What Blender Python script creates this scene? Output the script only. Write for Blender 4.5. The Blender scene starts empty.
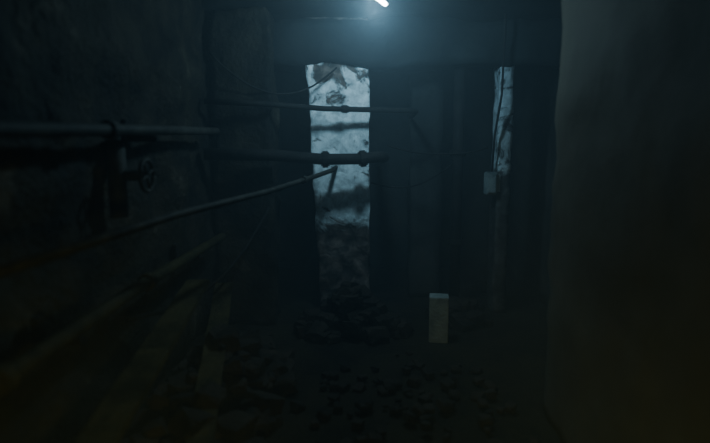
import bpy, bmesh, math, random
from mathutils import Vector, noise, Matrix
random.seed(7)
S=bpy.context.scene
col=S.collection

# ---------- materials ----------
def ramp(nt,src,stops):
    r=nt.nodes.new('ShaderNodeValToRGB')
    while len(r.color_ramp.elements)<len(stops): r.color_ramp.elements.new(.5)
    for e,(p,c) in zip(r.color_ramp.elements,stops):
        e.position=p; e.color=(*c,1)
    nt.links.new(src,r.inputs[0]); return r
def noise_n(nt,co,scale,detail=5,rough=.6,dist=0):
    n=nt.nodes.new('ShaderNodeTexNoise'); n.inputs['Scale'].default_value=scale
    n.inputs['Detail'].default_value=detail; n.inputs['Roughness'].default_value=rough
    n.inputs['Distortion'].default_value=dist
    nt.links.new(co,n.inputs['Vector']); return n
def grime(name,a,b,scale=2.5,rough=.8,metal=0,bump=.4,c=None):
    m=bpy.data.materials.new(name); m.use_nodes=True; nt=m.node_tree
    p=nt.nodes['Principled BSDF']
    g=nt.nodes.new('ShaderNodeNewGeometry')
    n=noise_n(nt,g.outputs['Position'],scale,6,.62,.4)
    st=[(.36,a),(.62,b)]
    if c: st.append((.72,c))
    r=ramp(nt,n.outputs['Fac'],st)
    nt.links.new(r.outputs[0],p.inputs['Base Color'])
    p.inputs['Roughness'].default_value=rough; p.inputs['Metallic'].default_value=metal
    p.inputs['Specular IOR Level'].default_value=.2
    n2=noise_n(nt,g.outputs['Position'],scale*6,4)
    bp=nt.nodes.new('ShaderNodeBump'); bp.inputs['Strength'].default_value=bump; bp.inputs['Distance'].default_value=.03
    nt.links.new(n2.outputs['Fac'],bp.inputs['Height']); nt.links.new(bp.outputs[0],p.inputs['Normal'])
    return m
def math_n(nt,op,a,b=None,clamp=False):
    n=nt.nodes.new('ShaderNodeMath'); n.operation=op; n.use_clamp=clamp
    for i,v in enumerate((a,b)):
        if v is None: continue
        if isinstance(v,(int,float)): n.inputs[i].default_value=v
        else: nt.links.new(v,n.inputs[i])
    return n.outputs[0]
def paint_mat(name,zlow,paint1,paint2,under,brick,thr=.43,ztop=2.3,off=0):
    """peeling limewash over plaster, fallen away below zlow to bare masonry"""
    m=bpy.data.materials.new(name); m.use_nodes=True; nt=m.node_tree
    p=nt.nodes['Principled BSDF']; L=nt.links
    g=nt.nodes.new('ShaderNodeNewGeometry'); pos=g.outputs['Position']
    sx=nt.nodes.new('ShaderNodeSeparateXYZ'); L.new(pos,sx.inputs[0])
    va=nt.nodes.new('ShaderNodeVectorMath'); va.operation='ADD'; L.new(pos,va.inputs[0]); va.inputs[1].default_value=(off,off*.7,off*1.3)
    n1=noise_n(nt,va.outputs[0],4.5,8,.68,.8)
    n2=noise_n(nt,pos,9,7,.65,.3)
    pc=ramp(nt,n2.outputs['Fac'],[(.36,paint2),(.60,paint1)])
    edge=math_n(nt,'MULTIPLY',math_n(nt,'SUBTRACT',sx.outputs[2],ztop,True),.35)
    th=math_n(nt,'ADD',edge,thr)
    mask=math_n(nt,'MULTIPLY',math_n(nt,'SUBTRACT',n1.outputs['Fac'],th),14,True)
    zz=math_n(nt,'ADD',sx.outputs[2],math_n(nt,'MULTIPLY',math_n(nt,'SUBTRACT',n1.outputs['Fac'],.5),.6))
    low=math_n(nt,'MULTIPLY',math_n(nt,'SUBTRACT',zz,zlow),10,True)
    mask2=math_n(nt,'MULTIPLY',mask,low)
    uc=ramp(nt,n2.outputs['Fac'],[(.42,brick),(.62,under)])
    mx=nt.nodes.new('ShaderNodeMix'); mx.data_type='RGBA'
    L.new(mask2,mx.inputs['Factor']); L.new(uc.outputs[0],mx.inputs[6]); L.new(pc.outputs[0],mx.inputs[7])
    L.new(mx.outputs[2],p.inputs['Base Color'])
    p.inputs['Roughness'].default_value=.7
    bp=nt.nodes.new('ShaderNodeBump'); bp.inputs['Strength'].default_value=.8; bp.inputs['Distance'].default_value=.03
    h=math_n(nt,'ADD',math_n(nt,'MULTIPLY',mask2,.5),n2.outputs['Fac'])
    L.new(h,bp.inputs['Height']); L.new(bp.outputs[0],p.inputs['Normal'])
    return m
M_conc=grime('damp_concrete',(.008,.009,.009),(.035,.038,.036),2.0,c=(.05,.045,.035))
M_beam=grime('sooty_concrete',(.004,.005,.006),(.014,.018,.019),1.5)
M_left=grime('sooty_masonry',(.002,.002,.0015),(.020,.017,.010),3.0,bump=.9,c=(.07,.06,.042))
M_right=grime('stained_plaster',(.034,.029,.020),(.060,.052,.036),1.0,bump=.25)
M_floor=grime('muddy_floor',(.004,.0035,.002),(.016,.013,.006),2.2,rough=.9,bump=.8)
M_ceil=grime('damp_ceiling',(.008,.010,.011),(.025,.029,.03),1.5,bump=.3)
M_pipe=grime('rusty_pipe',(.004,.004,.004),(.014,.013,.012),9,rough=.8,metal=0,bump=.3)
M_pipel=grime('grey_pipe',(.012,.012,.010),(.035,.034,.028),9,rough=.7,metal=.0,bump=.2)
M_rub=grime('rubble_mat',(.005,.004,.003),(.024,.018,.012),5,bump=.6)
M_wood=grime('rotten_wood',(.012,.011,.003),(.045,.038,.012),6,bump=.4)
M_block=grime('pale_concrete_block',(.15,.175,.17),(.25,.28,.27),7,bump=.3)
M_paint=paint_mat('peeling_limewash',.93,(.74,.83,.86),(.36,.42,.44),(.15,.115,.095),(.024,.02,.017),thr=.35,ztop=2.22,off=1.9)
M_paint2=paint_mat('peeling_door_paint',1.50,(.42,.51,.56),(.24,.3,.33),(.05,.052,.05),(.015,.015,.015),.38,2.5)
M_box=grime('grey_box_paint',(.10,.13,.14),(.2,.24,.25),8)

# ---------- mesh helpers ----------
def obj(name,bm,mat,parent=None,smooth=False):
    me=bpy.data.meshes.new(name); bm.to_mesh(me); bm.free()
    if smooth:
        for f in me.polygons: f.use_smooth=True
    o=bpy.data.objects.new(name,me); col.objects.link(o)
    me.materials.append(mat)
    if parent: o.parent=parent
    return o
def empty(name,loc=(0,0,0)):
    e=bpy.data.objects.new(name,None); e.empty_display_size=.1; col.objects.link(e); return e
def addbox(bm,x0,x1,y0,y1,z0,z1,bev=0,seg=2,rot=None):
    r=bmesh.ops.create_cube(bm,size=1)
    vs=r['verts']; c=Vector(((x0+x1)/2,(y0+y1)/2,(z0+z1)/2))
    for v in vs: v.co=Vector((v.co.x*(x1-x0),v.co.y*(y1-y0),v.co.z*(z1-z0)))
    if rot:
        for v in vs: v.co=rot@v.co
    for v in vs: v.co+=c
    if bev:
        es=list({e for v in vs for e in v.link_edges})
        bmesh.ops.bevel(bm,geom=es,offset=bev,segments=seg,affect='EDGES')
def slab(name,x0,x1,y0,y1,z0,z1,mat,step=.12,amp=.02,freq=2.5,warp=None,parent=None):
    """rough masonry slab: subdivided box with noise relief"""
    bm=bmesh.new(); cs={}
    nx=max(1,round((x1-x0)/step)); ny=max(1,round((y1-y0)/step)); nz=max(1,round((z1-z0)/step))
    def V(i,j,k):
        if (i,j,k) not in cs:
            p=Vector((x0+(x1-x0)*i/nx,y0+(y1-y0)*j/ny,z0+(z1-z0)*k/nz))
            d=noise.noise_vector(p*freq)*amp+noise.noise_vector(p*freq*3.1)*amp*.5
            q=p+d
            if warp: q=warp(q,i/nx,j/ny,k/nz)
            cs[i,j,k]=bm.verts.new(q)
        return cs[i,j,k]
    for i in range(nx):
        for j in range(ny):
            bm.faces.new((V(i,j,0),V(i,j+1,0),V(i+1,j+1,0),V(i+1,j,0)))
            bm.faces.new((V(i,j,nz),V(i+1,j,nz),V(i+1,j+1,nz),V(i,j+1,nz)))
    for i in range(nx):
        for k in range(nz):
            bm.faces.new((V(i,0,k),V(i+1,0,k),V(i+1,0,k+1),V(i,0,k+1)))
            bm.faces.new((V(i,ny,k),V(i,ny,k+1),V(i+1,ny,k+1),V(i+1,ny,k)))
    for j in range(ny):
        for k in range(nz):
            bm.faces.new((V(0,j,k),V(0,j,k+1),V(0,j+1,k+1),V(0,j+1,k)))
            bm.faces.new((V(nx,j,k),V(nx,j+1,k),V(nx,j+1,k+1),V(nx,j,k+1)))
    return obj(name,bm,mat,smooth=True,parent=parent)
def tube(bm,pts,r,seg=14):
    pts=[Vector(p) for p in pts]; rings=[]
    for i,p in enumerate(pts):
        t=(pts[min(i+1,len(pts)-1)]-pts[max(i-1,0)]).normalized()
        u=t.cross(Vector((0,0,1)))
        if u.length<.1: u=t.cross(Vector((0,1,0)))
        u.normalize(); w=t.cross(u)
        rings.append([bm.verts.new(p+(u*math.cos(a)+w*math.sin(a))*r) for a in [2*math.pi*k/seg for k in range(seg)]])
    for a,b in zip(rings,rings[1:]):
        for k in range(seg): bm.faces.new((a[k],a[(k+1)%seg],b[(k+1)%seg],b[k]))
    bm.faces.new(rings[0][::-1]); bm.faces.new(rings[-1])
def pipe(name,pts,r,mat,flanges=()):
    root=empty(name)
    bm=bmesh.new(); tube(bm,pts,r); bmesh.ops.recalc_face_normals(bm,faces=bm.faces)
    obj('tube',bm,mat,root,True)
    if flanges:
        bm=bmesh.new(); P=[Vector(p) for p in pts]
        for f in flanges:
            s=f*(len(P)-1); i=min(int(s),len(P)-2); c=P[i].lerp(P[i+1],s-i); d=(P[i+1]-P[i]).normalized()
            tube(bm,[c-d*.025,c+d*.025],r*1.5)
            for a in range(6):
                u=d.cross(Vector((0,0,1))).normalized() if abs(d.z)<.9 else Vector((1,0,0)); w=d.cross(u)
                q=c+(u*math.cos(a*1.047)+w*math.sin(a*1.047))*r*1.25
                tube(bm,[q-d*.04,q+d*.04],r*.14,6)
        bmesh.ops.recalc_face_normals(bm,faces=bm.faces)
        obj('flanges',bm,mat,root)
    return root
def cable(name,a,b,sag,r=.008,mat=None,n=24):
    a=Vector(a); b=Vector(b); pts=[]
    for i in range(n+1):
        t=i/n; p=a.lerp(b,t); p.z-=sag*4*t*(1-t); p+=noise.noise_vector(p*3)*.012; pts.append(p)
    bm=bmesh.new(); tube(bm,pts,r,8); bmesh.ops.recalc_face_normals(bm,faces=bm.faces)
    return obj(name,bm,mat or M_pipe,smooth=True)

# ---------- room shell ----------
slab('floor',-2.2,2.6,-1.5,8,-.2,0,M_floor,.15,.02)
slab('ceiling',-2.2,2.6,-1.5,8,3.08,3.25,M_ceil,.2,.02)
slab('wall_left',-1.75,-1.42,-1.5,8,0,3.08,M_left,.07,.07,2.6)
def rnd(q,i,j,k):
    q=q.copy()
    t=max(0,1-(1-j)*4.5/.8)      # wall rounds away at its far corner
    q.x+=(1-i)*.06*t*t
    return q
slab('wall_right',1.19,1.45,-1.5,3.0,0,3.08,M_right,.08,.035,2.0,rnd)
slab('wall_right_far',2.2,2.4,3.0,8,0,3.08,M_conc,.15,.03)
slab('wall_back',-1.42,2.2,7.4,7.7,0,3.08,M_conc,.15,.04)
slab('wall_behind',-1.42,1.22,-1.5,-1.3,0,3.08,M_conc,.3,.02)
slab('wall_return',1.45,2.4,2.8,3.0,0,3.08,M_conc,.15,.02)

def lean(q,i,j,k):
    # masonry eroded on its left side toward the foot, leaning in
    q=q.copy(); q.x+= (1-k)*.11*(1-i)+ (k-.5)*-.03
    if k<.31: q.y+=.05*min(1,(.31-k)*18)+.025*noise.noise(q*9)
    return q
slab('peeling_pillar',-.50,.15,5.0,5.5,0,3.08,M_paint,.035,.022,3.5,lean)
slab('wall_pier',-1.36,-.80,4.6,5.0,0,3.05,M_left,.05,.05,3.2)
slab('ceiling_beam',-1.36,2.15,5.0,5.3,2.62,3.05,M_beam,.07,.05,3,lambda q,i,j,k:q-Vector((0,.06,0)))
slab('door_jamb',1.50,1.64,5.02,5.25,0,2.66,M_paint2,.04,.02,4)
slab('wall_partition',.66,1.02,5.6,5.9,0,3.05,M_conc,.09,.03,3)

# ---------- pipes ----------
pipe('water_pipe',[(-1.36,4.36,2.17),(-.8,4.48,2.16),(-.3,4.75,2.15),(.5,4.82,2.14),(.62,4.9,2.14),(.64,5.5,2.14)],.026,M_pipe,(.45,))
pipe('steam_pipe',[(-1.36,4.3,1.70),(-.75,4.46,1.69),(-.3,4.64,1.655),(.05,4.68,1.66),(.22,4.70,1.68),(.28,4.78,1.68),(.3,4.9,1.68),(.3,7.35,1.68)],.055,M_pipe,(.29,.45))
pipe('heating_pipe',[(-1.30,1.1,1.20),(-.98,2.6,1.33),(-.66,3.6,1.40),(-.36,4.45,1.50),(-.22,4.6,1.55),(-.20,4.8,1.57),(-.20,5.02,1.58)],.022,M_pipel,(.45,))
cp=pipe('conduit_pipe',[(-1.22,.6,1.60),(-1.22,1.6,1.72),(-1.23,3.2,1.83),(-1.24,4.3,1.90)],.032,M_pipel,(.5,))
hr=pipe('handrail_pipe',[(-1.22,.6,.83),(-1.22,1.66,.87),(-1.22,2.55,.915),(-1.22,4.3,.95)],.035,M_wood,(.3,.7))
pipe('drain_pipe',[(1.12,5.2,0.02),(1.12,5.2,1.5),(1.12,5.2,2.68)],.06,M_pipe,(.25,.6))
for par,lst,x in ((cp,((1.4,1.70),(2.9,1.81)),-1.19),(hr,((2.0,.885),(3.6,.935)),-1.19)):
    for y,z in lst:
        bm=bmesh.new(); addbox(bm,-1.40,x,y-.02,y+.02,z-.07,z-.035,.004); addbox(bm,-1.40,-1.37,y-.03,y+.03,z-.14,z+.06,.004)
        obj('bracket',bm,M_pipe,par)
# slack cables
cable('electric_cable',(-1.30,4.38,2.6),(-.18,4.86,2.56),.30,.009)
cable('electric_cable',(.32,4.9,1.80),(1.36,4.9,1.78),.08,.009)
cable('electric_cable',(.17,4.95,1.42),(1.05,5.1,1.62),.14,.009)
cable('electric_cable',(-1.34,2.7,.7),(-.82,4.5,1.2),.25,.012)

# gate valve on the left wall
v=empty('gate_valve')
bm=bmesh.new(); tube(bm,[(-1.36,2.72,1.30),(-1.36,2.72,1.74)],.05); tube(bm,[(-1.36,2.72,1.54),(-1.2,2.72,1.54)],.03)
bmesh.ops.recalc_face_normals(bm,faces=bm.faces); obj('body',bm,M_pipel,v,True)
bm=bmesh.new()
N=28; c=Vector((-1.19,2.72,1.54)); tube(bm,[c+Vector((0,math.cos(a)*.09,math.sin(a)*.09)) for a in [2*math.pi*k/N for k in range(N+1)]],.012,8)
for k in range(4):
    a=k*math.pi/2+.4; tube(bm,[c,c+Vector((0,math.cos(a)*.09,math.sin(a)*.09))],.009,6)
obj('handwheel',bm,M_pipel,v,True)

# junction box on jamb
j=empty('junction_box')
bm=bmesh.new(); addbox(bm,1.37,1.49,4.96,5.06,1.29,1.53,.01); addbox(bm,1.385,1.475,4.945,4.965,1.31,1.51,.006); addbox(bm,1.47,1.53,5.0,5.04,1.32,1.5); obj('housing',bm,M_box,j)
bm=bmesh.new(); tube(bm,[(1.44,5.0,1.52),(1.44,4.95,1.9),(1.47,4.86,2.3),(1.47,4.82,2.9),(1.47,4.82,3.07)],.012,8); obj('cable',bm,M_pipe,j,True)

# concrete block standing on end (with two cores)
b=bmesh.new()
addbox(b,.68,.85,4.12,4.15,.0,.42,.006); addbox(b,.68,.85,4.25,4.28,0,.42,.006)
for z in (0,.195,.39): addbox(b,.68,.85,4.14,4.26,z,z+.03,.003)
bmesh.ops.rotate(b,verts=b.verts,cent=(.76,4.2,0),matrix=Matrix.Rotation(-.16,3,'Z'))
obj('concrete_block',b,M_block)

# rubble
def rubble(name,cx,cy,rx,ry,h,n,parent=None,smax=.16,smin=.05):
    bm=bmesh.new()
    for i in range(n):
        a=random.uniform(0,6.28); d=random.random()**.7
        x=cx+math.cos(a)*d*rx; y=cy+math.sin(a)*d*ry; s=random.uniform(smin,smax)
        z=h*(1-d)*random.uniform(.2,1)+s*.3
        r=bmesh.ops.create_icosphere(bm,subdivisions=2,radius=s)
        R=Matrix.Rotation(random.uniform(0,3),3,'Z')@Matrix.Rotation(random.uniform(-.5,.5),3,'X')
        for v in r['verts']:
            q=v.co.copy(); q+=noise.noise_vector(q*9+Vector((i*3,0,0)))*s*.5
            q=Vector([max(-s*.65,min(s*.65,t)) for t in q]); q.z*=.7
            v.co=R@q+Vector((x,y,max(z,s*.3)))
    return obj(name,bm,M_rub,parent)
rubble('rubble_pile',-.02,4.45,.5,.35,.45,120)
rubble('rubble_pile',1.1,4.75,.3,.22,.2,30)
rubble('rubble_pile',.35,2.9,.75,1.0,.06,110,None,.07,.02)
deb=empty('debris_pile')
rubble('stones',-.9,3.0,.40,1.1,.45,150,deb)

def plank(p0,p1,w,t):
    p0=Vector(p0);p1=Vector(p1); d=p1-p0; L=d.length
    bm=bmesh.new(); n=14
    R=d.to_track_quat('Y','Z').to_matrix()
    pr=None
    for i in range(n+1):
        f=i/n; q=[]
        for sx,sz in ((-1,-1),(1,-1),(1,1),(-1,1)):
            ww=w/2*(1+.12*noise.noise(Vector((f*6,sx,p0.x))))
            q.append(bm.verts.new(p0+R@Vector((sx*ww,f*L,sz*t/2))))
        if pr:
            for k in range(4): bm.faces.new((pr[k],pr[(k+1)%4],q[(k+1)%4],q[k]))
        else: bm.faces.new(q[::-1])
        pr=q
    bm.faces.new(pr); bmesh.ops.recalc_face_normals(bm,faces=bm.faces)
    return obj('plank',bm,M_wood,deb)
plank((-1.0,1.3,.42),(-1.15,3.4,.75),.16,.035)
plank((-.7,1.8,.08),(-1.1,3.9,.6),.14,.035)

# ---------- ceiling lamp : fluorescent batten ----------
lamp=empty('ceiling_lamp')
p0=Vector((.245,4.0,2.89)); p1=Vector((.06,3.62,2.89)); d=(p1-p0).normalized()
bm=bmesh.new(); tube(bm,[p0,p1],.016)
me=bpy.data.materials.new('lamp_tube'); me.use_nodes=True
pb=me.node_tree.nodes['Principled BSDF']; pb.inputs['Emission Color'].default_value=(.72,.92,1,1); pb.inputs['Emission Strength'].default_value=60
obj('tube',bm,me,lamp,True)
bm=bmesh.new(); tube(bm,[p0-d*.03,p0],.02); tube(bm,[p1,p1+d*.03],.02)
for q in (p0-d*.015,p1+d*.015): tube(bm,[q,q+Vector((0,0,.1))],.012,8)
bmesh.ops.recalc_face_normals(bm,faces=bm.faces); obj('holders',bm,M_pipe,lamp)
bm=bmesh.new(); mid=(p0+p1)/2
addbox(bm,mid.x-.03,mid.x+.03,mid.y-.25,mid.y+.25,2.98,3.09,.01,rot=Matrix.Rotation(-math.atan2((p1-p0).x,(p1-p0).y),3,'Z'))
obj('batten',bm,M_box,lamp)
def light(name,kind,loc,e,c,size=.1,parent=None,aim=None,ang=90):
    l=bpy.data.lights.new(name,kind); l.energy=e; l.color=c; l.shadow_soft_size=size
    o=bpy.data.objects.new(name,l); o.location=loc; col.objects.link(o)
    if kind=='SPOT':
        l.spot_size=math.radians(ang); l.spot_blend=1
        o.rotation_euler=(Vector(aim)-Vector(loc)).to_track_quat('-Z','Y').to_euler()
    if parent: o.parent=parent
    return o
light('lamp_glow','POINT',(.15,3.8,2.80),56,(.42,.78,1),.08,lamp)
# two warm fill spots added behind the camera, tinting each near wall olive
light('warm_fill_spot','SPOT',(-.3,-.6,.9),55,(1,.90,.16),.15,None,(1.22,1.4,.40),72)
light('warm_fill_spot','SPOT',(.3,-.6,.9),60,(1,.88,.14),.15,None,(-1.3,1.5,.25),70)

# ---------- world with light haze ----------
w=bpy.data.worlds.new('World'); S.world=w; w.use_nodes=True; nt=w.node_tree
nt.nodes['Background'].inputs[0].default_value=(.3,.4,.45,1); nt.nodes['Background'].inputs[1].default_value=0.0
vs=nt.nodes.new('ShaderNodeVolumeScatter'); vs.inputs['Density'].default_value=.04; vs.inputs['Anisotropy'].default_value=.0
vs.inputs['Color'].default_value=(.7,.88,1,1)
nt.links.new(vs.outputs[0],nt.nodes['World Output'].inputs['Volume'])

# ---------- camera ----------
c=bpy.data.cameras.new('Camera'); c.lens=24; c.sensor_width=36
c.dof.use_dof=True; c.dof.focus_distance=5.0; c.dof.aperture_fstop=.6
o=bpy.data.objects.new('Camera',c); col.objects.link(o)
o.location=(0,0,1.6); o.rotation_euler=(math.radians(90-6.8),0,0)
S.camera=o
